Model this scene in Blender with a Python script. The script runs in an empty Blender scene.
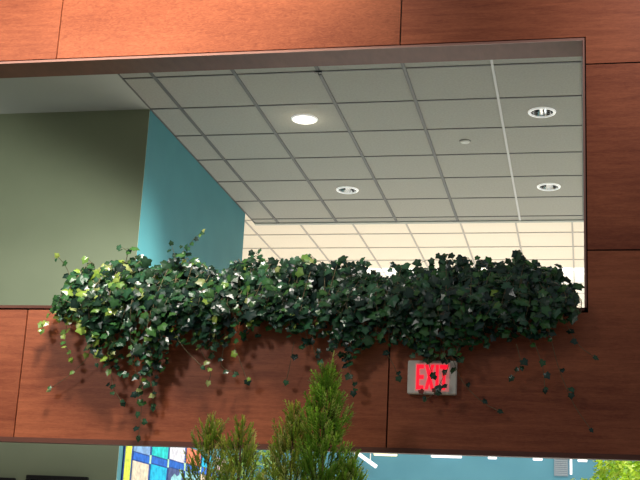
import bpy, bmesh, math, random
from mathutils import Vector, Matrix
random.seed(11)
S = bpy.context.scene
C = S.collection
EYE = 1.70                      # eye height; heights below written as e + EYE where e is height above the eye

# ------------------------------------------------------------------ helpers
def link(o, parent=None):
    C.objects.link(o)
    if parent is not None: o.parent = parent
    return o
def mesh_obj(name, verts, faces, mats, parent=None, cols=None, midx=None, smooth=False):
    me = bpy.data.meshes.new(name)
    off = Vector((0, 0, 0))
    if parent is not None: off = parent.location.copy() if parent.parent is None else parent.parent.location + parent.location
    elif verts:                                    # origin at the base centre of the mesh
        xs = [v[0] for v in verts]; ys = [v[1] for v in verts]; zs = [v[2] for v in verts]
        off = Vector(((min(xs)+max(xs))/2, (min(ys)+max(ys))/2, min(zs)))
    me.from_pydata([(v[0]-off.x, v[1]-off.y, v[2]-off.z) for v in verts], [], faces)
    if not isinstance(mats, (list, tuple)): mats = [mats]
    for m in mats: me.materials.append(m)
    if midx: me.polygons.foreach_set('material_index', midx)
    if smooth: me.polygons.foreach_set('use_smooth', [True]*len(me.polygons))
    if cols:
        a = me.color_attributes.new('Col', 'FLOAT_COLOR', 'POINT')
        a.data.foreach_set('color', [c for q in cols for c in (q[0], q[1], q[2], 1.0)])
    me.update()
    o = link(bpy.data.objects.new(name, me), parent)
    if parent is None: o.location = off
    return o
def tag(o, label=None, cat=None, group=None, kind=None):
    if label: o['label'] = label
    if cat: o['category'] = cat
    if group: o['group'] = group
    if kind: o['kind'] = kind
    return o
def thing(name, loc, label, cat, group=None):
    o = bpy.data.objects.new(name, None); o.empty_display_size = .1
    C.objects.link(o); o.location = loc
    bpy.context.view_layer.update()
    return tag(o, label, cat, group)
class MB:
    def __init__(s): s.v = []; s.f = []; s.m = []; s.c = []
    def add(s, vs, fs, mi=0, col=None):
        n = len(s.v); s.v += [tuple(v) for v in vs]
        s.f += [tuple(i+n for i in f) for f in fs]; s.m += [mi]*len(fs)
        if col is not None: s.c += [col]*len(vs)
    def box(s, x0, x1, y0, y1, z0, z1, mi=0, bev=0.0):
        if bev <= 0:
            vs = [(x, y, z) for z in (z0, z1) for y in (y0, y1) for x in (x0, x1)]
            s.add(vs, [(0,2,3,1),(4,5,7,6),(0,1,5,4),(2,6,7,3),(0,4,6,2),(1,3,7,5)], mi); return
        bm = bmesh.new(); bmesh.ops.create_cube(bm, size=1)
        for v in bm.verts:
            v.co = Vector(((x0+x1)/2+v.co.x*(x1-x0), (y0+y1)/2+v.co.y*(y1-y0), (z0+z1)/2+v.co.z*(z1-z0)))
        bmesh.ops.bevel(bm, geom=bm.edges[:], offset=bev, segments=2, affect='EDGES')
        bm.verts.index_update()
        s.add([v.co[:] for v in bm.verts], [tuple(v.index for v in f.verts) for f in bm.faces], mi); bm.free()
    def poly_prism(s, pts, y0, y1, mi=0, col=None):     # pts (x,z) counter-clockwise seen from -Y
        n = len(pts)
        vs = [(x, y0, z) for x, z in pts]+[(x, y1, z) for x, z in pts]
        s.add(vs, [tuple(range(n)), tuple(reversed(range(n, 2*n)))]+[(i, i+n, (i+1) % n+n, (i+1) % n) for i in range(n)], mi, col)
    def tube(s, pts, r, seg=6, mi=0, col=None, taper=1.0):
        pts = [Vector(p) for p in pts]; rings = []; vs = []
        for i, p in enumerate(pts):
            d = (pts[min(i+1, len(pts)-1)]-pts[max(i-1, 0)])
            d = d.normalized() if d.length > 1e-9 else Vector((0, 0, 1))
            a = d.cross(Vector((0, 0, 1)) if abs(d.z) < .9 else Vector((1, 0, 0))).normalized(); b = d.cross(a)
            rr = r*(1+(taper-1)*i/max(1, len(pts)-1))
            for k in range(seg):
                t = 2*math.pi*k/seg; vs.append(p+a*rr*math.cos(t)+b*rr*math.sin(t))
        fs = [(i*seg+k, i*seg+(k+1) % seg, (i+1)*seg+(k+1) % seg, (i+1)*seg+k) for i in range(len(pts)-1) for k in range(seg)]
        fs += [tuple(reversed(range(seg))), tuple((len(pts)-1)*seg+k for k in range(seg))]
        s.add(vs, fs, mi, col)
    def lathe(s, c, prof, seg=32, mi=0):                 # prof [(r,z)], axis z through c
        vs = [(c[0]+r*math.cos(2*math.pi*k/seg), c[1]+r*math.sin(2*math.pi*k/seg), c[2]+z) for r, z in prof for k in range(seg)]
        s.add(vs, [(i*seg+k, i*seg+(k+1) % seg, (i+1)*seg+(k+1) % seg, (i+1)*seg+k) for i in range(len(prof)-1) for k in range(seg)], mi)
    def build(s, name, mats, parent=None, smooth=False):
        return mesh_obj(name, s.v, s.f, mats, parent, s.c or None, s.m, smooth)

def mat(name, rgb, rough=.6, spec=.5, metal=0, emit=None, estr=0):
    m = bpy.data.materials.new(name); m.use_nodes = True
    b = m.node_tree.nodes['Principled BSDF']
    b.inputs['Base Color'].default_value = (*rgb, 1); b.inputs['Roughness'].default_value = rough
    b.inputs['Specular IOR Level'].default_value = spec; b.inputs['Metallic'].default_value = metal
    if emit: b.inputs['Emission Color'].default_value = (*emit, 1); b.inputs['Emission Strength'].default_value = estr
    return m
def noise_mat(name, c1, c2, scale=8, rough=.6, stretch=(1, 1, 1), detail=4, bump=0, spec=.4, lo=.35, hi=.65):
    m = mat(name, c1, rough, spec); nt = m.node_tree; N = nt.nodes; L = nt.links; b = N['Principled BSDF']
    tc = N.new('ShaderNodeTexCoord'); mp = N.new('ShaderNodeMapping'); mp.inputs['Scale'].default_value = stretch
    n = N.new('ShaderNodeTexNoise'); n.inputs['Scale'].default_value = scale; n.inputs['Detail'].default_value = detail
    r = N.new('ShaderNodeValToRGB'); r.color_ramp.elements[0].color = (*c1, 1); r.color_ramp.elements[1].color = (*c2, 1)
    r.color_ramp.elements[0].position = lo; r.color_ramp.elements[1].position = hi
    L.new(tc.outputs['Object'], mp.inputs[0]); L.new(mp.outputs[0], n.inputs['Vector']); L.new(n.outputs[0], r.inputs[0]); L.new(r.outputs[0], b.inputs['Base Color'])
    if bump:
        bp = N.new('ShaderNodeBump'); bp.inputs['Strength'].default_value = bump; bp.inputs['Distance'].default_value = .01
        L.new(n.outputs[0], bp.inputs['Height']); L.new(bp.outputs[0], b.inputs['Normal'])
    return m
def wood_mat(name, seed, dark, light, figure=.5, rough=.38):
    m = mat(name, light, rough, .28); nt = m.node_tree; N = nt.nodes; L = nt.links; b = N['Principled BSDF']
    tc = N.new('ShaderNodeTexCoord')
    def noise(stretch, sc, det, dist=0):
        mp = N.new('ShaderNodeMapping'); mp.inputs['Scale'].default_value = stretch; mp.inputs['Location'].default_value = (seed*3.1, seed*1.7, seed*2.3)
        n = N.new('ShaderNodeTexNoise'); n.inputs['Scale'].default_value = sc; n.inputs['Detail'].default_value = det; n.inputs['Distortion'].default_value = dist
        L.new(tc.outputs['Object'], mp.inputs[0]); L.new(mp.outputs[0], n.inputs['Vector']); return n
    a = noise((1.2, 1, 14), 3.0, 6, .6)       # long horizontal grain
    f = noise((4, 1, 11), 4.5, 7, 2.6)         # blistered figure
    g = noise((.6, 1, 1.3), 1.6, 2)           # broad patches
    h = noise((3, 1, 60), 9.0, 3)             # fine pores
    def mix(x, y, fac):
        k = N.new('ShaderNodeMix'); k.data_type = 'FLOAT'; k.inputs[0].default_value = fac
        L.new(x, k.inputs[2]); L.new(y, k.inputs[3]); return k.outputs[0]
    v = mix(mix(mix(a.outputs[0], f.outputs[0], figure), g.outputs[0], .45), h.outputs[0], .2)
    r = N.new('ShaderNodeValToRGB'); e = r.color_ramp.elements
    e[0].position = .38; e[0].color = (*dark, 1); e[1].position = .61; e[1].color = (*light, 1)
    L.new(v, r.inputs[0]); L.new(r.outputs[0], b.inputs['Base Color'])
    return m
def leaf_mat(name, rough=.35, spec=.5, transl=.25):
    m = mat(name, (.1, .2, .05), rough, spec); nt = m.node_tree; N = nt.nodes; L = nt.links; b = N['Principled BSDF']
    at = N.new('ShaderNodeAttribute'); at.attribute_name = 'Col'
    L.new(at.outputs['Color'], b.inputs['Base Color'])
    t = N.new('ShaderNodeBsdfTranslucent'); L.new(at.outputs['Color'], t.inputs['Color'])
    mx = N.new('ShaderNodeMixShader'); mx.inputs[0].default_value = transl
    L.new(b.outputs[0], mx.inputs[1]); L.new(t.outputs[0], mx.inputs[2]); L.new(mx.outputs[0], N['Material Output'].inputs[0])
    return m

WD, WL = (.25, .058, .025), (.53, .152, .064)
WOOD = [wood_mat('cherry_panel_%d' % i, i*7.3+1, WD, WL, fg) for i, fg in enumerate((.45, .75, .3, .35, .3, .3, .35))]
M_trim = wood_mat('cherry_trim', 55, (.13, .045, .030), (.20, .075, .05), .3, .5)
M_edge = mat('light_edge_band', (.42, .20, .15), .35)
M_gap = mat('dark_gap', (.012, .008, .007), .9, .1)
M_core = mat('core_board', (.05, .03, .02), .8)
M_olive = noise_mat('olive_paint', (.36, .41, .27), (.38, .43, .285), 3, .75)
M_teal = noise_mat('teal_paint', (.062, .235, .265), (.07, .255, .285), 3, .7)
M_teal_far = noise_mat('light_teal_paint', (.075, .24, .33), (.09, .27, .36), 1, .7)
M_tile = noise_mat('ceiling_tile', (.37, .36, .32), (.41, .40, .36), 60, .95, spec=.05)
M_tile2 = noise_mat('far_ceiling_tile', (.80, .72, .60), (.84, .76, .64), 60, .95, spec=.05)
M_bar = mat('tee_bar_shaded', (.12, .12, .115), .6)  # grid bars darkened: the shade on them is in the colour
M_bar_lit = mat('tee_bar_lit', (.58, .57, .56), .6)  # lighter copy for one runner, painted as if lit
M_bar2 = mat('far_tee_bar', (.42, .38, .34), .6)
M_gyp = mat('gypsum_paint', (.46, .47, .43), .9, .1)
M_white = mat('white_paint', (.85, .84, .80), .5)
M_cream = mat('cream_paint', (.80, .74, .64), .8)
M_floor = noise_mat('floor_terrazzo', (.42, .40, .36), (.50, .48, .44), 40, .4)
M_black = mat('black_plastic', (.012, .012, .013), .35)
M_soil = noise_mat('potting_soil', (.02, .012, .008), (.06, .04, .025), 40, .95, bump=.8)

# ------------------------------------------------------------------ camera (aim written as a direction triple)
R = Vector((.97773257, .20411289, .04875407)); U = Vector((.00723935, -.26499055, .96422383)); F = Vector((-.20972988, .94240009, .26056754))
cam = bpy.data.cameras.new('camera'); cam.sensor_width = 36; cam.lens = 36*1225.03/640; cam.clip_end = 200
co = link(bpy.data.objects.new('camera', cam))
co.matrix_world = Matrix(((R.x, U.x, -F.x, 0), (R.y, U.y, -F.y, 0), (R.z, U.z, -F.z, EYE), (0, 0, 0, 1)))
S.camera = co

# ------------------------------------------------------------------ timber bulkhead with its opening
YF = 6.264                                   # front face
XL, XR = -7.0, 4.0
ZB, ZS, ZT, ZTOP = .600+EYE, 1.363+EYE, 2.857+EYE, 4.3+EYE
XO = .006                                    # right side of the opening
YB = 6.505                                   # rear face of the header
wf = thing('wall_front', (-1.5, YF, ZB), None, None)
tag(wf, 'cherry wood bulkhead wall with a wide rectangular opening', 'wall', kind='structure')
b = MB()
b.box(XL, XR, YF+.022, YB, ZT+.0155, ZTOP)                       # header
b.box(XO+.0125, XR, YF+.004, YF+.022, ZS-.016, ZT-.012); b.box(XO+.0125, XR, YF+.022, YB, ZS, ZT+.0155)                    # right pier
b.box(XL, XR, YF+.022, YF+.05, ZB+.02, ZS-.012)                  # front board of trough
b.box(XL, XR, YF+.05, 6.64, .86+EYE, 1.10+EYE)                    # solid base
b.box(XL, XR, 6.62, 6.64, 1.10+EYE, ZS-.04)                      # back board
b.build('backing_board', M_gap, wf)
g = .004
def panel(pts, i):                            # pts (x,z) outline
    p = MB(); p.poly_prism(pts, YF, YF+.020)
    return p.build('wood_panel', WOOD[i], wf)
def rect(x0, x1, z0, z1): return [(x0+g, z0+g), (x1-g, z0+g), (x1-g, z1-g), (x0+g, z1-g)]
j1, j2, j3 = -3.055, -.992, 1.07
panel(rect(XL, j1, ZT+.004, ZTOP), 0)
panel(rect(j1, j2, ZT+.004, ZTOP), 1)
r1, r2 = 2.704+EYE, 1.667+EYE
xo = XO+.014
panel([(j2+g, ZT+.008), (xo+g, ZT+.008), (xo+g, r1+g), (XR, r1+g), (XR, ZTOP), (j2+g, ZTOP)], 2)
panel(rect(xo, XR, r2, r1), 3)
zb = .621+EYE
panel(rect(XL, j1, zb, ZS-.022), 4)
panel(rect(j1, j2, zb, ZS-.022), 5)
panel([(j2+g, zb+g), (XR, zb+g), (XR, r2-g), (xo+g, r2-g), (xo+g, ZS-.022-g), (j2+g, ZS-.022-g)], 6)
# frame lining the opening
t = MB()
t.box(XL, XO+.012, YF-.002, 6.475, ZT-.014, ZT+.001)
t.box(XO, XO+.012, YF-.002, 6.475, ZS-.016, ZT-.014)
t.box(XL, XO+.012, YF-.002, YF+.05, ZS-.016, ZS)
o = t.build('trim_1', M_trim); tag(o, 'dark red brown wooden frame lining the opening in the wall', 'trim', kind='structure')
t = MB()
t.box(XL, XO+.010, YF-.006, YF-.002, ZT-.015, ZT-.001)
t.box(XO+.001, XO+.010, YF-.006, YF-.002, ZS+.0, ZT-.015)
t.build('edge_band', M_edge, o)
t = MB(); t.box(XL, XR, YF-.006, YF+.05, ZB, ZB+.026)
o = t.build('trim_2', M_trim); tag(o, 'reddish brown strip along the bottom edge of the wooden wall', 'trim', kind='structure')

# ------------------------------------------------------------------ ceilings
s = .61
XB, Ya, H = -3.038, 7.8455, 3.407+EYE
XW = -3.292                                   # teal wall / tiled ceiling left edge
YE = 11.64                                    # front ceiling stops here
holes = [(-2.123, 8.760), (-2.123, 10.590), (-.293, 8.760), (-.293, 10.590)]
HR = .088
ce = MB()
xs = [XW]+[XB+s*k for k in range(0, 12) if XB+s*k < XR]+[XR]
ys = [YB]+[y for y in [Ya+s*k for k in range(-2, 8)] if YB+.02 < y < YE-.02]+[YE]
for i in range(len(xs)-1):
    for k in range(len(ys)-1):
        x0, x1, y0, y1 = xs[i], xs[i+1], ys[k], ys[k+1]
        hh = [h for h in holes if x0 < h[0] < x1 and y0 < h[1] < y1]
        if not hh:
            ce.add([(x0, y0, H), (x0, y1, H), (x1, y1, H), (x1, y0, H)], [(0, 1, 2, 3)]); continue
        hx, hy = hh[0]; n = 32; inner = []; outer = []
        for q in range(n):
            a = 2*math.pi*(q+.5)/n; c, d = math.cos(a), math.sin(a)
            inner.append((hx+HR*c, hy+HR*d, H))
            tx = ((x1 if c > 0 else x0)-hx)/c; ty = ((y1 if d > 0 else y0)-hy)/d; tt = min(tx, ty)
            outer.append((hx+tt*c, hy+tt*d, H))
        corners = {}
        ce.add(inner+outer+[(x0, y0, H), (x1, y0, H), (x1, y1, H), (x0, y1, H)],
               [(q, q+n, (q+1) % n+n, (q+1) % n) for q in range(n)] +
               [(n+3, 2*n+2, n+4), (n+11, 2*n+3, n+12), (n+19, 2*n, n+20), (n+27, 2*n+1, n+28)])
ceil = ce.build('ceiling', M_tile)
tag(ceil, 'grey suspended tile ceiling seen through the opening', 'ceiling', kind='structure')
gb = MB()
for k, x in enumerate(xs[1:-1]):
    w = .009 if k == 4 else .0125
    gb.box(x-w, x+w, YB+.01, YE, H-.007, H+.002, 1 if k == 4 else 0)
for y in ys[1:-1]:
    gb.box(XW+.002, XR-.01, y-.008, y+.008, H-.005, H+.002)
gb.box(XW+.002, XW+.014, YB+.01, YE, H-.005, H+.002)
gb.build('ceiling_grid', [M_bar, M_bar_lit], ceil)
eb = MB(); eb.box(XW+.002, XR-.01, YE+.002, YE+.06, H-.012, 3.80+EYE)
o = eb.build('trim_3', M_gyp); tag(o, 'pale fascia strip where the tiled ceiling steps up', 'trim', kind='structure')
# smooth ceiling over the green wall
gy = MB(); gy.box(XL, XW, YB, 8.456, H-.002, H+.05)
o = gy.build('ceiling', M_gyp); tag(o, 'smooth plaster ceiling left of the tiles', 'ceiling', kind='structure')
# far ceiling, one step higher, paler
H2 = 3.80+EYE; YN = 20.0
c2 = MB(); c2.add([(XW-4, YE+.06, H2), (XW-4, YN, H2), (XR+2, YN, H2), (XR+2, YE+.06, H2)], [(0, 1, 2, 3)])
ceil2 = c2.build('ceiling', M_tile2); tag(ceil2, 'bright cream tile ceiling in the far part of the room', 'ceiling', kind='structure')
gb = MB()
x = -3.147-6*.607
while x < XR+2:
    if x > XW-4: gb.box(x-.009, x+.009, YE+.06, YN-.01, H2-.008, H2+.002)
    x += .607
y = 13.49-3*.61
while y < YN:
    if y > YE+.08: gb.box(XW-4+.01, XR+2-.01, y-.012, y+.012, H2-.006, H2+.002)
    y += .61
gb.build('ceiling_grid', M_bar2, ceil2)

# recessed lights
M_ring = mat('downlight_ring', (.9, .9, .88), .4, emit=(1, .98, .92), estr=.35)  # rims given a faint glow of their own, on unlit lights too
M_refl = mat('downlight_reflector', (.75, .75, .74), .12, metal=1.0)
M_lampon = mat('lamp_on', (1, 1, 1), .5, emit=(1, .90, .74), estr=6)
M_lampoff = mat('lamp_off', (.55, .54, .50), .3)
M_baffle = mat('downlight_baffle', (.04, .04, .04), .5)
dl = ['lit round recessed light glowing warm white', 'unlit round recessed light, the small farther one on the left',
      'unlit recessed light with silver reflector nearest the opening corner', 'white rimmed recessed light lower right with small dark centre']
def downlight(i):
    hx, hy = holes[i]
    d = thing('recessed_downlight', (hx, hy, H), dl[i]+', in the tile ceiling', 'ceiling light', 'recessed ceiling lights')
    r = MB(); r.lathe((hx, hy, H), [(.086, .0), (.086, -.010), (.092, -.013), (.102, -.008), (.105, 0)], 40); r.build('trim_ring', M_ring, d, True)
    r = MB(); r.lathe((hx, hy, H), [(.086, .0), (.078, .05), (.045, .11), (.042, .15)], 40); rf = r.build('reflector', M_refl if i else M_ring, d, True)
    r = MB()
    if i == 0: r.lathe((hx, hy, H), [(.0005, .004), (.085, .006)], 32)
    else:
        r.lathe((hx, hy, H), [(.0005, .035), (.018, .04), (.026, .07), (.020, .11), (.042, .15)], 24)
    r.build('bulb', M_lampon if i == 0 else M_lampoff, d, True)
    if i:
        for a in (.3, 2.5, 4.2):
            r = MB(); r.box(hx+.045*math.cos(a)-.012, hx+.045*math.cos(a)+.012, hy+.045*math.sin(a)-.004, hy+.045*math.sin(a)+.004, H+.01, H+.09)
            r.build('baffle', M_baffle, rf)
for i in range(4): downlight(i)
sp = thing('sprinkler_cover', (-.924, 9.354, H), 'small flat grey sprinkler disc in a ceiling tile between two recessed lights', 'sprinkler')
r = MB(); r.lathe((-.924, 9.354, H), [(.0005, -.012), (.035, -.012), (.042, -.006), (.042, .001)], 28); r.build('cover_plate', mat('sprinkler_grey', (.55, .55, .5), .6), sp, True)
r = MB(); r.lathe((-.924, 9.354, H), [(.043, -.004), (.047, -.004), (.047, -.001), (.043, -.001)], 28); r.build('rim', M_bar, sp)
hk = MB(); hx, hy = XB+2*s, Ya-.01
hk.box(hx-.028, hx+.028, hy-.012, hy+.012, H-.016, H-.0075, bev=.003); hk.tube([(hx, hy, H-.016), (hx, hy, H-.026), (hx+.014, hy, H-.034), (hx+.022, hy, H-.026)], .003)
tag(hk.build('ceiling_clip', M_black), 'tiny black clip on the ceiling grid just behind the top of the opening', 'clip')

# ------------------------------------------------------------------ walls and floor
w = MB(); w.box(XL, XW, 8.456, 8.46, 0, H+.05); o = w.build('wall_left', M_olive); tag(o, 'muted olive green painted wall', 'wall', kind='structure')
w = MB(); w.box(XW-.14, XW, 8.461, 11.30, 0, H2, ); o = w.build('wall_middle', M_teal); tag(o, 'deep teal painted wall running back from the green wall', 'wall', kind='structure')
w = MB(); w.box(-7.3, 6.0, YN, YN+.15, 0, 1.905+EYE); o = w.build('wall_back', M_teal_far); tag(o, 'light teal wall at the far end of the room', 'wall', kind='structure')
w = MB()
w.box(-7.3, 6.0, YN, YN+.15, 1.905+EYE, 2.0+EYE); w.box(-7.3, 6.0, YN, YN+.15, 3.6+EYE, H2+.05)
for k in range(11): w.box(-7.3+k*1.32, -7.3+k*1.32+.1, YN, YN+.15, 2.0+EYE, 3.6+EYE)
o = w.build('trim_4', M_cream); tag(o, 'cream surround of the added panes high on the far wall', 'trim', kind='structure')
M_glow = mat('glow_pane_glass', (.9, .9, .85), .2, emit=(1, .95, .86), estr=2.2)  # glowing panes added to brighten the far room; no windows known there
for k in range(10):
    w = MB(); x0 = -7.3+k*1.32+.1
    w.box(x0, x0+1.22, YN+.06, YN+.075, 2.0+EYE, 3.6+EYE); o = w.build('glow_pane_%d' % (k+1), M_glow)
    tag(o, 'added glowing pane high on the far wall, brightening the far room', 'glow_pane', kind='structure')
w = MB(); w.box(XL-.15, XL, -4, YN, 0, ZTOP); tag(w.build('wall_side_left', M_cream), 'side wall', 'wall', kind='structure')
w = MB(); w.box(XR, XR+.15, 6.3, 12, 0, H2); tag(w.build('wall_right', M_cream), 'side wall', 'wall', kind='structure')
w = MB(); w.box(XL-.15, 6, -4, YN, -.1, 0); tag(w.build('floor', M_floor), 'pale speckled floor', 'floor', kind='structure')

# ------------------------------------------------------------------ things on the far walls
def at_far(x): return x
M_fix = mat('fixture_white', (.9, .9, .9), .4, emit=(1, 1, 1), estr=.75)
M_fixw = mat('fixture_warm', (.9, .85, .6), .4, emit=(1, .85, .5), estr=.9)
fx = [(-3.37, -2.97, 'warm yellow slim light just under the wooden wall, right of the joint'), (-2.434, -1.919, 'longest white slim light under the wooden wall below the exit sign'),
      (-1.52, -1.36, 'short white slim light second from the right along the far teal wall'), (-.81, -.64, 'short white slim light above the slatted grey vent'), (-.114, .055, 'white slim light beside the bright green foliage')]
for k, (x0, x1, lb) in enumerate(fx):
    d = thing('wall_light', ((x0+x1)/2, YN, 1.89+EYE), lb, 'wall light', 'slim lights along the top of the far teal wall')
    q = MB(); q.box(x0, x1, YN-.035, YN, 1.905+EYE, 1.925+EYE); q.build('housing', M_cream, d)
    q = MB(); q.box(x0+.01, x1-.01, YN-.05, YN-.002, 1.862+EYE, 1.906+EYE, bev=.008); q.build('diffuser', M_fixw if k == 0 else M_fix, d)
# slatted vent with bright edge
d = thing('wall_vent', (-.33, YN, 1.62+EYE), 'grey slatted vent box on the far teal wall left of the lime green foliage', 'vent')
q = MB(); q.box(-.47, -.25, YN-.06, YN, 1.63+EYE, 1.93+EYE, bev=.006); q.build('vent_box', mat('vent_grey', (.22, .27, .32), .5), d)
q = MB()
for k in range(9): q.box(-.45, -.27, YN-.075, YN-.058, (1.65+k*.03)+EYE, (1.662+k*.03)+EYE)
q.build('slats', mat('vent_slat', (.32, .37, .42), .5), d)
q = MB(); q.box(-.225, -.19, YN-.07, YN, 1.66+EYE, 1.90+EYE); q.build('edge_strip', M_fix, d)
# angled spotlight hung by a rod
d = thing('wall_spotlight', (-3.45, 19.7, 1.64+EYE), 'white tube spotlight fixed at a slant below the wooden wall, right of the tallest conifer', 'spotlight')
a0, a1 = Vector((-3.60, 19.72, 1.875+EYE)), Vector((-3.27, 19.72, 1.66+EYE))
q = MB(); q.tube([a0, a1], .030, 16); q.build('tube_body', M_fix, d)
dd = (a1-a0).normalized(); q = MB(); q.tube([a0-dd*.03, a0+dd*.02], .038, 16); q.build('end_cap', M_white, d)
q = MB(); q.tube([(-3.375, 19.72, 1.73+EYE), (-3.375, 19.72, 1.885+EYE), (-3.375, 19.76, 1.90+EYE), (-3.375, YN+.002, 1.90+EYE)], .008, 8); q.build('bracket_arm', M_white, d)

# black framed boards on the green wall
def board(x0, x1, ztop, h, lb):
    d = thing('display_board', ((x0+x1)/2, 8.45, ztop-h+EYE), lb, 'display board', 'black boards on the olive wall')
    zt = ztop+EYE; z0 = zt-h; y1 = 8.4565; y0 = 8.42; q = MB(); f = .03
    q.box(x0, x1, y0, y1, zt-f, zt, bev=.004); q.box(x0, x1, y0, y1, z0, z0+f, bev=.004); q.box(x0, x0+f, y0, y1, z0+f, zt-f); q.box(x1-f, x1, y0, y1, z0+f, zt-f)
    q.build('frame', M_black, d)
    q = MB(); q.box(x0+f, x1-f, y1-.018, y1-.004, z0+f, zt-f); q.build('screen_face', mat('screen_face', (.02, .02, .025), .15), d)
board(-3.975, -3.50, .572, .75, 'black framed board whose top edge shows low on the olive wall, nearer the quilt')
board(-4.75, -4.065, .546, .75, 'black framed board at the lower left corner of the photo on the olive wall')

# ------------------------------------------------------------------ patchwork quilt on the teal wall
def qmat(n, c): return noise_mat('quilt_'+n, tuple(v*.75 for v in c), tuple(min(1, v*1.15) for v in c), 25, .9, spec=.1)
qc = dict(yellow=(.80, .82, .10), navy=(.05, .10, .32), blue=(.04, .16, .60), sky=(.28, .45, .72), cyan=(.03, .50, .78), aqua=(.04, .62, .60), cream=(.85, .68, .50), white=(.80, .76, .84),
          slate=(.10, .13, .28), mint=(.60, .85, .55), coral=(.90, .25, .14), ice=(.35, .70, .75), pink=(.80, .55, .60))
qn = list(qc); qmats = [qmat(n, qc[n]) for n in qn]
QX = XW-.001
qt = thing('patchwork_quilt', (QX, 9.9, -.3+EYE), 'bright patchwork quilt in blue, yellow, cream and coral hung on the teal wall', 'quilt')
def qrect(mb, y0, y1, z0, z1, n, lift=0): mb.box(QX, QX+.012+lift, y0, y1, z0+EYE, z1+EYE, qn.index(n))
ya, yb = 8.545, 11.2; bt = MB()
qrect(bt, ya, yb, -.7, .96, 'navy'); bt.build('backing', qmats, qt)
bd = MB(); qrect(bd, ya+.015, 8.685, -.70, .955, 'yellow', .003); bd.build('border', qmats, qt)
pt = MB()
cols = [(8.72, 9.075), (9.125, 9.50), (9.545, 9.93), (9.985, 10.37), (10.42, 10.80), (10.84, 11.18)]
big = [['cream', 'cyan', 'slate', 'ice', 'cream', 'aqua'], ['coral', 'white', 'cyan', 'yellow', 'pink', 'blue'], ['aqua', 'cream', 'pink', 'sky', 'cyan', 'cream']]
topc = ['sky', 'aqua', 'white', 'coral', 'cyan', 'pink']
for k, (y0, y1) in enumerate(cols):
    dz = .01*k
    qrect(pt, y0, y1, .795+dz, .955, topc[k], .004)
    qrect(pt, y0, y1, .735+dz, .785+dz, 'blue', .004)
    if y1 < 11: qrect(pt, y1+.004, y1+.042, .735+dz, .80+dz, 'mint', .005)
    for rr in range(3):
        qrect(pt, y0, y1, .725-.5*(rr+1)+.03+dz, .725-.5*rr+dz, big[rr][k], .004)
pt.build('patches', qmats, qt)
ap = MB()    # pale applique shape on the slate patch, in the wall plane (y,z)
shp = [(9.62, .60), (9.88, .60), (9.88, .76), (9.85, .80), (9.82, .74), (9.76, .72), (9.70, .74), (9.62, .70)]
n = len(shp); ap.add([(QX+.018, a, z+EYE-.03) for a, z in shp]+[(QX+.012, a, z+EYE-.03) for a, z in shp], [tuple(range(n))]+[(i, (i+1) % n, (i+1) % n+n, i+n) for i in range(n)], qn.index('ice'))
ap.add([(QX+.0185, a, z+EYE) for a, z in [(9.68, .52), (9.80, .52), (9.80, .60), (9.68, .60)]], [(0, 1, 2, 3)], qn.index('cream'))
ap.build('applique', qmats, qt)

# ------------------------------------------------------------------ exit sign
M_sign = mat('sign_housing', (.95, .88, .76), .5)
M_face = mat('sign_face', (.75, .42, .38), .4, emit=(1, .30, .28), estr=.25)
M_red = mat('sign_letters', (.6, .01, .02), .4, emit=(1, .006, .03), estr=1.0)
ex = thing('exit_sign', (-.761, YF, .898+EYE), 'white exit sign with glowing red EXIT letters, partly covered by ivy', 'sign')
x0, x1, z0, z1 = -.887, -.636, .900+EYE, 1.072+EYE; yf = YF-.045
q = MB(); q.box(x0, x1, yf, YF-.001, z0, z1, bev=.004); q.build('housing', M_sign, ex)
fx0, fx1, fz0, fz1 = -.846, -.672, .913+EYE, 1.058+EYE
q = MB(); q.box(fx0, fx1, yf-.003, yf, fz0, fz1, bev=.001); fp = q.build('face_plate', M_face, ex)
lt = MB(); yl0, yl1 = yf-.007, yf-.003
def lbox(a0, a1, c0, c1): lt.box(fx0+.174*a0, fx0+.174*a1, yl0, yl1, fz0+.145*c0, fz0+.145*c1)
def lpoly(p): lt.poly_prism([(fx0+.174*a, fz0+.145*c) for a, c in p], yl0-.0005, yl1)
lbox(.03, .115, .06, .94)
for c in (.06, .43, .80): lbox(.115, .25, c, c+.14)
lt.build('letter', M_red, fp); lt = MB()
lpoly([(.28, .06), (.375, .06), (.56, .94), (.465, .94)]); lpoly([(.465, .06), (.56, .06), (.375, .94), (.28, .94)])
lt.build('letter', M_red, fp); lt = MB()
lbox(.60, .69, .06, .94); lt.build('letter', M_red, fp); lt = MB()
lbox(.72, .97, .80, .94); lbox(.80, .89, .06, .80)
lt.build('letter', M_red, fp)

# ------------------------------------------------------------------ ivy
LEAF = [(0, 0), (.19, -.14), (.42, -.08), (.42, .18), (.54, .42), (.31, .58), (0, .98), (-.31, .58), (-.54, .42), (-.42, .18), (-.42, -.08), (-.19, -.14)]
def rnd(a, b): return random.uniform(a, b)
def add_leaf(mb, p, tip, nor, size, col):
    tip = tip.normalized(); side = tip.cross(nor)
    if side.length < 1e-3: side = tip.cross(Vector((1, 0, .2)))
    side.normalize(); nn = side.cross(tip).normalized()
    curl = rnd(.02, .35); wd = rnd(.8, 1.15)
    vs = []
    for (a, c) in LEAF:
        vs.append(p+side*(a*size*wd)+tip*(c*size)+nn*(-(abs(a)*.35+max(0, c-.5)**2*.8)*curl*size))
    cen = p+tip*(.33*size)+nn*(.05*size)
    n = len(mb.v); mb.v += [tuple(v) for v in vs]+[tuple(cen)]
    for i in range(12): mb.f.append((n+i, n+(i+1) % 12, n+12)); mb.m.append(0)
    mb.c += [col]*12+[tuple(min(1, v*1.35+.01) for v in col)]
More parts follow.
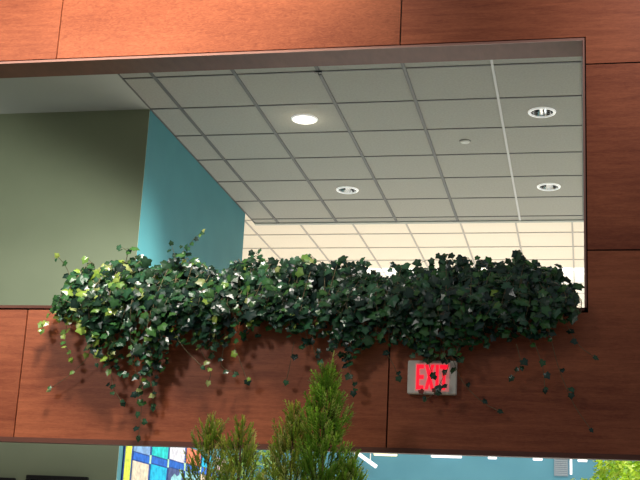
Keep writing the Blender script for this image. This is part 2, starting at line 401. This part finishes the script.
def lerp_tab(tab, x):
    if x <= tab[0][0]: return tab[0][1]
    for (a, u), (c, v) in zip(tab, tab[1:]):
        if x <= c: return u+(v-u)*(x-a)/(c-a)
    return tab[-1][1]
TOP = [(-2.897, 1.60), (-2.82, 1.647), (-2.673, 1.681), (-2.551, 1.663), (-2.428, 1.63), (-2.284, 1.656), (-2.17, 1.68), (-2.019, 1.62), (-1.908, 1.677), (-1.737, 1.693), (-1.567, 1.675), (-1.427, 1.68), (-1.288, 1.674), (-1.147, 1.606), (-1.011, 1.594), (-.85, 1.616), (-.744, 1.66), (-.585, 1.648), (-.427, 1.615), (-.323, 1.663), (-.219, 1.614), (-.117, 1.592), (-.026, 1.49)]
BOT = [(-2.806, 1.285), (-2.707, 1.174), (-2.611, 1.093), (-2.506, .93), (-2.398, .98), (-2.295, .80), (-2.233, .85), (-2.19, 1.16), (-2.071, 1.10), (-1.986, 1.046), (-1.82, 1.06), (-1.716, 1.16), (-1.585, 1.235), (-1.499, 1.095), (-1.416, 1.043), (-1.316, 1.24), (-1.241, 1.056), (-1.166, 1.005), (-1.077, 1.16), (-.998, 1.111), (-.867, 1.072), (-.763, 1.03), (-.636, 1.02), (-.512, 1.117), (-.387, 1.185), (-.263, 1.12), (-.164, 1.182), (-.041, 1.28)]
M_leaf = leaf_mat('ivy_leaf', .25, .7, .22)
M_stem = noise_mat('ivy_stem', (.14, .12, .06), (.26, .20, .11), 30, .7)
def spline(P, step):
    P = [Vector(p) for p in P]; Q = [P[0]*2-P[1]]+P+[P[-1]*2-P[-2]]; out = []
    for i in range(1, len(Q)-2):
        n = max(2, int((Q[i+1]-Q[i]).length/step))
        for k in range(n):
            t = k/n; a, b_, c, d = Q[i-1], Q[i], Q[i+1], Q[i+2]
            out.append(.5*((2*b_)+(c-a)*t+(2*a-5*b_+4*c-d)*t*t+(-a+3*b_-3*c+d)*t**3))
    out.append(P[-1]); return out
DARK = [(.012, .045, .022), (.018, .060, .024), (.009, .034, .020), (.028, .080, .030), (.016, .052, .036)]
MID = [(.04, .14, .035), (.035, .13, .055), (.065, .18, .04), (.05, .15, .07)]
LIME = [(.30, .45, .06), (.38, .50, .10), (.22, .40, .08), (.40, .46, .16)]
def pick(wd, wm, wl):
    t = random.random()*(wd+wm+wl)
    c = random.choice(DARK if t < wd else MID if t < wd+wm else LIME); k = rnd(.8, 1.25)
    return tuple(v*k for v in c)
def leaves_on(lf, st, pts, wts, size=(.034, .064), p0=0, dens=1.0, spread=.03, tipend=True, front=1.15):
    n = len(pts)
    for i, p in enumerate(pts):
        if i < p0: continue
        if random.random() > dens: continue
        f = i/n
        w = wts if f < .88 or not tipend else (wts[0]*.4, wts[1], wts[2]*2.5)
        sz = rnd(*size)*(1 if f < .85 else .7)
        off = Vector((rnd(-1, 1)*spread, rnd(-1, .5)*spread, rnd(-1, 1)*spread*.8))
        q = p+off
        if q.z < ZS and q.y > YF-.012: q.y = YF-rnd(.012, .05)
        if q.x > XO-.045 and i < n*.97 and front < 1.3: q.x = XO-.045-rnd(0, .03)
        nor = Vector((rnd(-.8, .8), -front+rnd(-.5, .6), rnd(-.1, 1.15))).normalized()
        tip = Vector((rnd(-.9, .9), rnd(-.5, .1), -1+rnd(0, .9)))
        tip = (tip-nor*tip.dot(nor))
        if q.z < ZS:
            d_ = tip.normalized()*sz
            if q.y+max(0, d_.y)+sz*.25 > YF: q.y = YF-max(0, d_.y)-sz*.25-.004
        add_leaf(lf, q, tip, nor, sz, pick(*w))
        a = q-p; sd = Vector((.0009, 0, .0009))
        st.add([p-sd, p+sd, q+sd, q-sd], [(0, 1, 2, 3)])
PL = [(-2.82, -2.52, 'leftmost ivy plant with pale lime leaves trailing over the olive wall edge', (3, 4, 1.9)),  # lime left, dark right: sunlight painted into leaf colours, besides young growth
      (-2.52, -2.22, 'ivy plant with the longest trailing vines reaching near the quilt', (5, 4, .3)),
      (-2.22, -1.92, 'ivy plant with a tall wispy sprig rising in front of the teal wall', (6, 2.5, .3)),
      (-1.92, -1.55, 'ivy plant in front of the teal wall corner with light green top leaves', (5, 2.5, .35)),
      (-1.55, -1.15, 'ivy plant directly above the tall conifer tip, hanging low', (5.5, 2.5, .1)),
      (-1.15, -.80, 'dark green ivy plant above the panel joint left of the exit sign', (5, 3, .03)),
      (-.80, -.42, 'bushy dark ivy plant trailing over the top of the exit sign', (5, 3, .03)),
      (-.42, -.02, 'rightmost ivy plant filling the lower right corner of the opening', (5.5, 2.4, .02))]
# explicit loose strands per plant: (points (x,y,z), leaf density, weights)
ST = {0: [([(-2.74, 6.20, 1.28), (-2.62, 6.17, 1.10), (-2.70, 6.19, .99), (-2.84, 6.20, .885)], .28, (1, 1, 2)),
          ([(-2.80, 6.25, 1.42), (-2.89, 6.20, 1.30), (-2.915, 6.18, 1.21)], .9, (0, 1, 6)),
          ([(-2.78, 6.20, 1.30), (-2.76, 6.15, 1.15), (-2.73, 6.17, 1.05)], .7, (1, 2, 5)),
          ([(-2.80, 6.35, 1.40), (-2.86, 6.30, 1.58), (-2.90, 6.25, 1.64)], .5, (2, 2, 2))],
      1: [([(-2.38, 6.16, 1.05), (-2.31, 6.17, .90), (-2.30, 6.18, .76), (-2.31, 6.20, .64)], .55, (3, 3, 1)),
          ([(-2.50, 6.16, 1.05), (-2.47, 6.18, .90), (-2.42, 6.2, .82)], .5, (4, 3, .6)), ([(-2.30, 6.16, 1.1), (-2.25, 6.18, .92), (-2.24, 6.19, .80)], .6, (4, 3, .6))],
      2: [([(-2.18, 6.40, 1.45), (-2.19, 6.35, 1.64), (-2.14, 6.30, 1.73), (-2.07, 6.27, 1.785)], 1.0, (3, 2, 1.5)),
          ([(-2.20, 6.36, 1.50), (-2.21, 6.32, 1.62), (-2.17, 6.30, 1.70)], 1.0, (4, 2, .5)),
          ([(-2.18, 6.38, 1.55), (-2.24, 6.32, 1.68), (-2.25, 6.3, 1.72)], .8, (3, 2, 1)),
          ([(-2.22, 6.12, 1.36), (-2.10, 6.12, 1.14), (-1.97, 6.14, 1.01)], .15, (3, 2, 1)),
          ([(-2.0, 6.15, 1.12), (-1.93, 6.17, 1.0), (-1.94, 6.18, .94)], .3, (1, 1, 4))],
      3: [([(-1.80, 6.15, 1.12), (-1.76, 6.17, 1.02), (-1.73, 6.18, .95)], .3, (1, 1, 3)),
          ([(-1.86, 6.15, 1.12), (-1.87, 6.17, 1.02), (-1.80, 6.18, .985)], .5, (3, 2, 1))],
      4: [([(-1.48, 6.15, 1.15), (-1.50, 6.17, 1.03), (-1.52, 6.19, .95)], .45, (5, 2, .3)),
          ([(-1.40, 6.15, 1.2), (-1.35, 6.15, 1.05), (-1.31, 6.17, .99)], .4, (5, 3, .3)), ([(-1.22, 6.15, 1.1), (-1.17, 6.17, .98), (-1.16, 6.18, .90)], .5, (5, 2, .2))],
      5: [([(-.99, 6.15, 1.1), (-.95, 6.17, 1.03), (-.93, 6.18, .98)], .35, (6, 1, .1))],
      6: [([(-.70, 6.13, 1.10), (-.665, 6.11, 1.03), (-.69, 6.11, .97), (-.735, 6.12, .89), (-.78, 6.15, .865)], .5, (5, 2, .2)),
          ([(-.66, 6.13, 1.10), (-.60, 6.16, .96), (-.50, 6.19, .86), (-.42, 6.2, .82)], .22, (6, 1, .1)),
          ([(-.76, 6.13, 1.12), (-.77, 6.11, 1.05), (-.74, 6.12, .98)], .35, (5, 2, .1))],
      7: [([(-.24, 6.15, 1.16), (-.20, 6.17, 1.03), (-.19, 6.18, .93)], .35, (8, 1, 0)),
          ([(-.16, 6.15, 1.18), (-.12, 6.17, 1.03), (-.05, 6.19, .86), (.03, 6.2, .74)], .22, (8, 1, 0)),
          ([(-.08, 6.17, 1.25), (-.02, 6.18, 1.15), (.05, 6.2, 1.10)], .4, (8, 1, 0)), ([(-.33, 6.15, 1.15), (-.31, 6.17, 1.05), (-.35, 6.18, .99)], .35, (8, 1, 0))]}
for k, (x0, x1, lb, wts) in enumerate(PL):
    d = thing('ivy_plant', ((x0+x1)/2, 6.46, 1.31+EYE), lb, 'ivy', 'ivy plants trailing from the planter trough')
    lf = MB(); st = MB()
    nv = int((x1-x0)*(150 if k < 5 else 150))
    for v in range(nv):
        xs_ = rnd(x0-(.05 if k else -.04), x1+(.05 if k < 7 else 0)); t = v/nv
        sx = (x0+x1)/2*.25+xs_*.75
        P0 = Vector((sx, 6.46+rnd(-.07, .07), 1.31+EYE))
        tz = lerp_tab(TOP, xs_)+rnd(-.03, .03)
        if t < .30:       # upright or arching, at the back
            apex = Vector((xs_+rnd(-.04, .04), 6.42+rnd(-.12, .12), EYE+1.36+(tz-1.36)*rnd(.5, 1.05)))
            pts = spline([P0, (P0+apex)/2+Vector((rnd(-.05, .05), 0, .02)), apex, apex+Vector((rnd(-.08, .08), -rnd(.02, .1), -rnd(0, .06)))], .030)
            leaves_on(lf, st, pts, wts, p0=2)
        else:
            bz = lerp_tab(BOT, xs_); u = random.random()**(.32 if x0 > -1.2 else .5)
            apex = Vector((xs_+rnd(-.05, .05), 6.36+rnd(-.06, .08), EYE+1.37+(tz-1.37)*rnd(.1, .9)))
            over = Vector((xs_+rnd(-.05, .05), 6.17-rnd(0, .10), EYE+1.34+rnd(-.05, .06)))
            ez = 1.34+(bz+.03-1.34)*u
            end = Vector((xs_+rnd(-.04, .04), 6.19-rnd(0, .06), EYE+ez))
            mid = (over+end)/2+Vector((rnd(-.03, .03), -.02, 0))
            pts = spline([P0, apex, over, mid, end], .030)
            leaves_on(lf, st, pts, wts, p0=2)
        st.tube(pts[::2] if len(pts) > 5 else pts, .0022, 4)
    for P, dn, wt in ST.get(k, []):
        pts = spline([(a, b_, c+EYE) for a, b_, c in P], .026)
        leaves_on(lf, st, pts, wt, size=(.026, .042), dens=dn, spread=.018, front=1.4)
        add_leaf(lf, pts[-1], pts[-1]-pts[-3], Vector((rnd(-.3, .3), -1, .5)), rnd(.026, .036), pick(*wt))
        st.tube(pts, .0016, 4)
    if k == 6:        # red brown leaves hanging over the sign
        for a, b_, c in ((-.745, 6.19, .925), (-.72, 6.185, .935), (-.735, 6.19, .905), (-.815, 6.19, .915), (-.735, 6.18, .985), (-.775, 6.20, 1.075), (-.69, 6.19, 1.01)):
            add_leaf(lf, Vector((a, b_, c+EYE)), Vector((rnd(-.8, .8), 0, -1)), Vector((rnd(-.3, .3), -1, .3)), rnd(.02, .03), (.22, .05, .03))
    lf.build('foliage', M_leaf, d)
    so = st.build('stems', M_stem, d)
# trough the ivy grows in
d = thing('planter_trough', (-1.45, 6.465, 1.10+EYE), 'long dark trough hidden behind the wooden wall under the ivy', 'planter')
q = MB(); tz0, tz1 = 1.102+EYE, 1.33+EYE
q.box(-3.0, .0, 6.33, 6.60, tz0, tz0+.01); q.box(-3.0, .0, 6.33, 6.34, tz0+.01, tz1); q.box(-3.0, .0, 6.59, 6.60, tz0+.01, tz1)
q.box(-3.0, -2.99, 6.34, 6.59, tz0+.01, tz1); q.box(-.01, .0, 6.34, 6.59, tz0+.01, tz1); q.build('trough_body', M_core, d)
q = MB(); q.box(-2.99, -.01, 6.34, 6.59, tz0+.01, 1.31+EYE); q.build('soil', M_soil, d)

# ------------------------------------------------------------------ conifers in front of the wall
M_fol = leaf_mat('conifer_foliage', .5, .35, .45)
M_bark = noise_mat('bark', (.10, .06, .035), (.20, .13, .08), 20, .9, (1, 1, .3), bump=.5)
M_pot = noise_mat('terracotta_glaze', (.10, .10, .10), (.15, .15, .15), 6, .5)
def frond(mb, p, d, L, col, tipcol):
    d = d.normalized(); n = 5
    a = d.cross(Vector((rnd(-1, 1), rnd(-1, 1), rnd(-.2, .2)))).normalized()
    pts = [p+d*(L*i/n)+Vector((0, 0, .12*L*(i/n)**2)) for i in range(n+1)]
    def ribbon(A, B, w, ca, cb, side):
        k = len(mb.v); mb.v += [tuple(A-side*w), tuple(A+side*w), tuple(B+side*w*.55), tuple(B-side*w*.55)]
        mb.f.append((k, k+1, k+2, k+3)); mb.m.append(0); mb.c += [ca, ca, cb, cb]
    def mixc(t): return tuple(col[i]+(tipcol[i]-col[i])*t for i in range(3))
    up = a.cross(d)
    for i in range(n):
        ribbon(pts[i], pts[i+1], .0028, mixc(i/n), mixc((i+1)/n), a)
        ribbon(pts[i], pts[i+1], .0024, mixc(i/n), mixc((i+1)/n), up)
        if i > 0:
            for sg in (-1, 1):
                l2 = L*.42*(1-.5*i/n)*rnd(.7, 1.2)
                e = pts[i]+(d*.75+a*sg*.62+up*rnd(-.25, .25)).normalized()*l2
                ribbon(pts[i], e, .0034, mixc(i/n), mixc(min(1, i/n+.45)), d.cross((e-pts[i]).normalized()).cross(d).normalized() if False else up)
PX0, PX1, PY0, PY1 = -2.1, -.8, 5.45, 6.05
d = thing('planter_box', (-1.45, 5.75, 0), 'dark planter box on the floor holding three conifers', 'planter')
q = MB(); q.box(PX0, PX1, PY0, PY1, 0, .04); q.box(PX0, PX1, PY0, PY0+.03, .04, .5); q.box(PX0, PX1, PY1-.03, PY1, .04, .5); q.box(PX0, PX0+.03, PY0+.03, PY1-.03, .04, .5); q.box(PX1-.03, PX1, PY0+.03, PY1-.03, .04, .5)
q.build('box_body', M_pot, d)
q = MB(); q.box(PX0+.03, PX1-.03, PY0+.03, PY1-.03, .04, .45); q.build('soil', M_soil, d)
def conifer(x, y, tips, lb, warm, dens=1.0):
    d = thing('conifer', (x, y, .45), lb, 'conifer', 'conifers in front of the wooden wall')
    q = MB(); fo = MB()
    for tx, ty, tz, rb, zs in tips:
        zt = tz+EYE
        q.tube([(x, y, .452), (x+(tx-x)*.3, y+(ty-y)*.3, 1.0), (tx, ty, zs+EYE), (tx, ty, zt-.10)], .022, 8, taper=.15)
        z = .75
        while z < zt-.02:
            hh = zt-z
            rad = min(rb, .014+hh*.38)*(1+.22*math.sin(z*31+tx*50))
            k_ = max(0, min(1, (zs+EYE-z)/1.2)); cx = tx+(x-tx)*k_; cy = ty+(y-ty)*k_
            m_ = (5.5 if z > EYE+.25 else 3)*dens*(.35+.65*min(1, rad/.09))
            for _ in range(int(m_)+(random.random() < m_ % 1)):
                a = rnd(0, 2*math.pi); rr = rad*rnd(.1, .95)**.7
                p = Vector((cx+rr*math.cos(a), cy+rr*math.sin(a), z-rnd(0, .05)))
                dv = Vector((math.cos(a)*rnd(.05, .95), math.sin(a)*rnd(.05, .9), 1)); L = rnd(.05, .095)*(1 if hh > .12 else .8)
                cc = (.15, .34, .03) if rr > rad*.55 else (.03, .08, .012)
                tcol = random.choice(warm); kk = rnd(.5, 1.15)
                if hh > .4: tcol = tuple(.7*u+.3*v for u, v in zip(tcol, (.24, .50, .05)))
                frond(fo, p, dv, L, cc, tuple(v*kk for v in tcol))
            z += .0095
        for _ in range(int(16*rb/.1)):       # long thin leader shoots standing out of the crown
            a = rnd(0, 6.283); rr = rb*rnd(0, .9); hz = rr*2.2+rnd(0, .05)
            frond(fo, Vector((tx+rr*math.cos(a), ty+rr*math.sin(a)*.7, zt-.06-hz)), Vector((rnd(-.25, .25), rnd(-.2, .2), 1)), rnd(.08, .13), (.12, .18, .02), random.choice(warm))
    q.build('trunk', M_bark, d, True)
    fo.build('foliage', M_fol, d)
YG = [(.80, .82, .14), (.66, .76, .12), (.88, .82, .30), (.55, .72, .10)]
GG = [(.50, .80, .08), (.62, .84, .12), (.38, .70, .08), (.74, .84, .22)]
conifer(-1.71, 5.75, [(-1.775, 5.75, .70, .11, .30), (-1.62, 5.75, .69, .10, .30)], 'left conifer with two thin pointed tops in front of the quilt', YG, .8)
conifer(-1.38, 5.80, [(-1.37, 5.78, .765, .14, .2)], 'middle conifer, yellow green and medium height, left of the tallest one', YG, 1.5)
conifer(-1.16, 5.72, [(-1.205, 5.72, .955, .098, .35), (-1.085, 5.74, .55, .08, .1)], 'tallest bright green conifer reaching up to the hanging ivy', GG, 1.7)

# ------------------------------------------------------------------ lime green leafy trees beyond the wall
M_lime = leaf_mat('lime_leaf', .4, .4, .4)
def leafy(x, y, ztop, rad, h, n, lb, cols_, size):
    d = thing('leafy_tree', (x, y, 0), lb, 'tree', 'leafy trees standing behind the wooden wall')
    q = MB(); q.lathe((x, y, 0), [(.0005, 0), (.17, 0), (.20, .05), (.24, .44), (.25, .46), (.23, .46), (.22, .42), (.0005, .42)], 32); q.build('pot', M_pot, d, True)
    zc = ztop+EYE-h/2
    q = MB(); q.tube([(x, y, .4), (x+.03, y, zc-h*.4), (x, y, zc+h*.2)], .03, 8, taper=.4)
    lf = MB()
    for _ in range(40):
        a = rnd(0, 6.283); e = rnd(-.7, 1.3); v = Vector((math.cos(a)*math.cos(e)*rad*.85, math.sin(a)*math.cos(e)*rad*.85, math.sin(e)*h*.42))
        q.tube([(x, y, zc-h*.15+rnd(-.2, .1)), tuple(Vector((x, y, zc))+v*.6), tuple(Vector((x, y, zc))+v)], .007, 5, taper=.4)
    for _ in range(n):
        v = Vector((random.gauss(0, 1), random.gauss(0, 1), random.gauss(0, 1))).normalized()*rnd(.55, 1.0)**.5
        k = 1+.12*math.sin(v.x*9+v.z*7)
        p = Vector((x+v.x*rad*k, y+v.y*rad*k, zc+v.z*h/2*k))
        nor = Vector((rnd(-.6, .6)+v.x*.5, rnd(-.9, .3)+v.y*.5, rnd(0, 1.2))).normalized(); tip = Vector((rnd(-1, 1), rnd(-1, .4), rnd(-1, .2))); tip -= nor*tip.dot(nor)
        c = random.choice(cols_); kk = rnd(.75, 1.2); sz = rnd(*size); tip.normalize(); sd = tip.cross(nor)
        n0 = len(lf.v); lf.v += [tuple(p), tuple(p+tip*sz*.45+sd*sz*.26), tuple(p+tip*sz), tuple(p+tip*sz*.45-sd*sz*.26)]
        lf.f += [(n0, n0+1, n0+2, n0+3)]; lf.m += [0]; lf.c += [tuple(min(1, u*kk) for u in c)]*4
    q.build('trunk', M_bark, d); lf.build('foliage', M_lime, d)
    q = MB(); q.lathe((x, y, 0), [(.0005, .432), (.21, .428)], 24); q.build('soil', M_soil, d)
leafy(.46, 10.0, 1.08, .60, 1.3, 9500, 'bright lime green leafy tree at the lower right corner', [(.62, .80, .06), (.72, .85, .12), (.55, .78, .05), (.40, .65, .08)], (.04, .07))
leafy(1.1, 11.2, 1.25, .60, 1.4, 3000, 'bluish green leafy tree just right of the lime green one', [(.20, .45, .18), (.10, .28, .16), (.35, .60, .15)], (.04, .07))
leafy(-2.05, 7.6, .80, .28, .9, 2200, 'pale green leafy shrub seen between two conifers', [(.40, .62, .15), (.30, .50, .10), (.50, .70, .25)], (.03, .05))

# ------------------------------------------------------------------ light
def aim(o, p): o.rotation_euler = (Vector(p)-o.location).to_track_quat('-Z', 'Y').to_euler()
def spot(name, loc, to, power, ang, blend, size, col=(1, 1, 1)):
    l = bpy.data.lights.new(name, 'SPOT'); l.energy = power; l.spot_size = math.radians(ang); l.spot_blend = blend; l.shadow_soft_size = size; l.color = col
    o = link(bpy.data.objects.new(name, l)); o.location = loc; aim(o, to); return o
def area(name, loc, to, power, sx, sy, col=(1, 1, 1)):
    l = bpy.data.lights.new(name, 'AREA'); l.shape = 'RECTANGLE'; l.size = sx; l.size_y = sy; l.energy = power; l.color = col
    o = link(bpy.data.objects.new(name, l)); o.location = loc; aim(o, to); return o
W = bpy.data.worlds.new('world'); S.world = W; W.use_nodes = True
W.node_tree.nodes['Background'].inputs[0].default_value = (.86, .93, 1.0, 1); W.node_tree.nodes['Background'].inputs[1].default_value = .2
spot('skylight_beam', (-1.2, 3.2, 8.6), (-2.7, 6.26, 4.85), 3900, 41, 1.0, .8, (1, .93, .82))
spot('atrium_beam', (-6.0, -2.0, 6.5), (-3.3, 6.3, 3.6), 1000, 38, 1.0, .8, (1, .96, .90))
spot('olive_wall_wash', (.6, 7.2, 2.4), (-4.0, 8.44, 3.66), 1900, 28, .9, .15, (.97, 1, .92))  # unseen spot added behind the bulkhead to brighten the olive wall
area('ceiling_fill', (-1.0, 9.0, .4), (-1.0, 9.0, 5), 32, 5, 4, (1, .97, .9))  # added low, out of view, only to lift the tile ceiling
area('far_ceiling_fill', (-1.0, 15.5, .6), (-1.0, 15.5, 5), 400, 8, 7, (1, .93, .82))  # unseen area lamp added to make the far ceiling bright
area('far_wall_wash', (-.5, 15.0, 5.3), (-.5, 20, 2.0), 150, 6, 1, (.75, .9, 1))  # lamp added to brighten the far teal wall
area('side_fill', (3.6, 10.0, 2.4), (XW, 10.2, 3.2), 60, 2, 1.2, (.85, .95, 1))  # no real opening: area lamp added to light the teal wall
spot('top_right_fill', (2.6, 2.0, 8.0), (.9, 6.26, 5.2), 1300, 28, 1.0, .5, (1, .95, .95))  # extra spot added to lift the upper right wood
spot('teal_wall_wash', (-.6, 8.4, 2.1), (XW, 9.0, 2.9), 150, 70, 1.0, .3, (.75, .93, 1))  # spot put in for the bright lower part of the teal wall
spot('conifer_beam', (.4, 2.0, 4.6), (-1.45, 5.75, 2.25), 240, 13, .8, .25, (1, 1, .85))  # added spot that makes the conifers brighter
spot('quilt_beam', (1.5, 12.5, 4.9), (XW, 9.4, 2.2), 1100, 34, .6, .2, (1, .98, .94))  # indoor spot added for the sunlit look of the quilt
spot('tree_beam', (2.5, 9.4, 4.9), (.4, 10.0, 2.4), 650, 45, .6, .1, (1, 1, .9))  # spot added under the ceiling to make the lime tree look sunlit
pl = bpy.data.lights.new('downlight_glow', 'POINT'); pl.energy = .7; pl.color = (1, .85, .65); pl.shadow_soft_size = .06
po = link(bpy.data.objects.new('downlight_glow', pl)); po.location = (holes[0][0], holes[0][1], H-.12)

S.view_settings.view_transform = 'Standard'; S.view_settings.look = 'None'; S.view_settings.exposure = 0
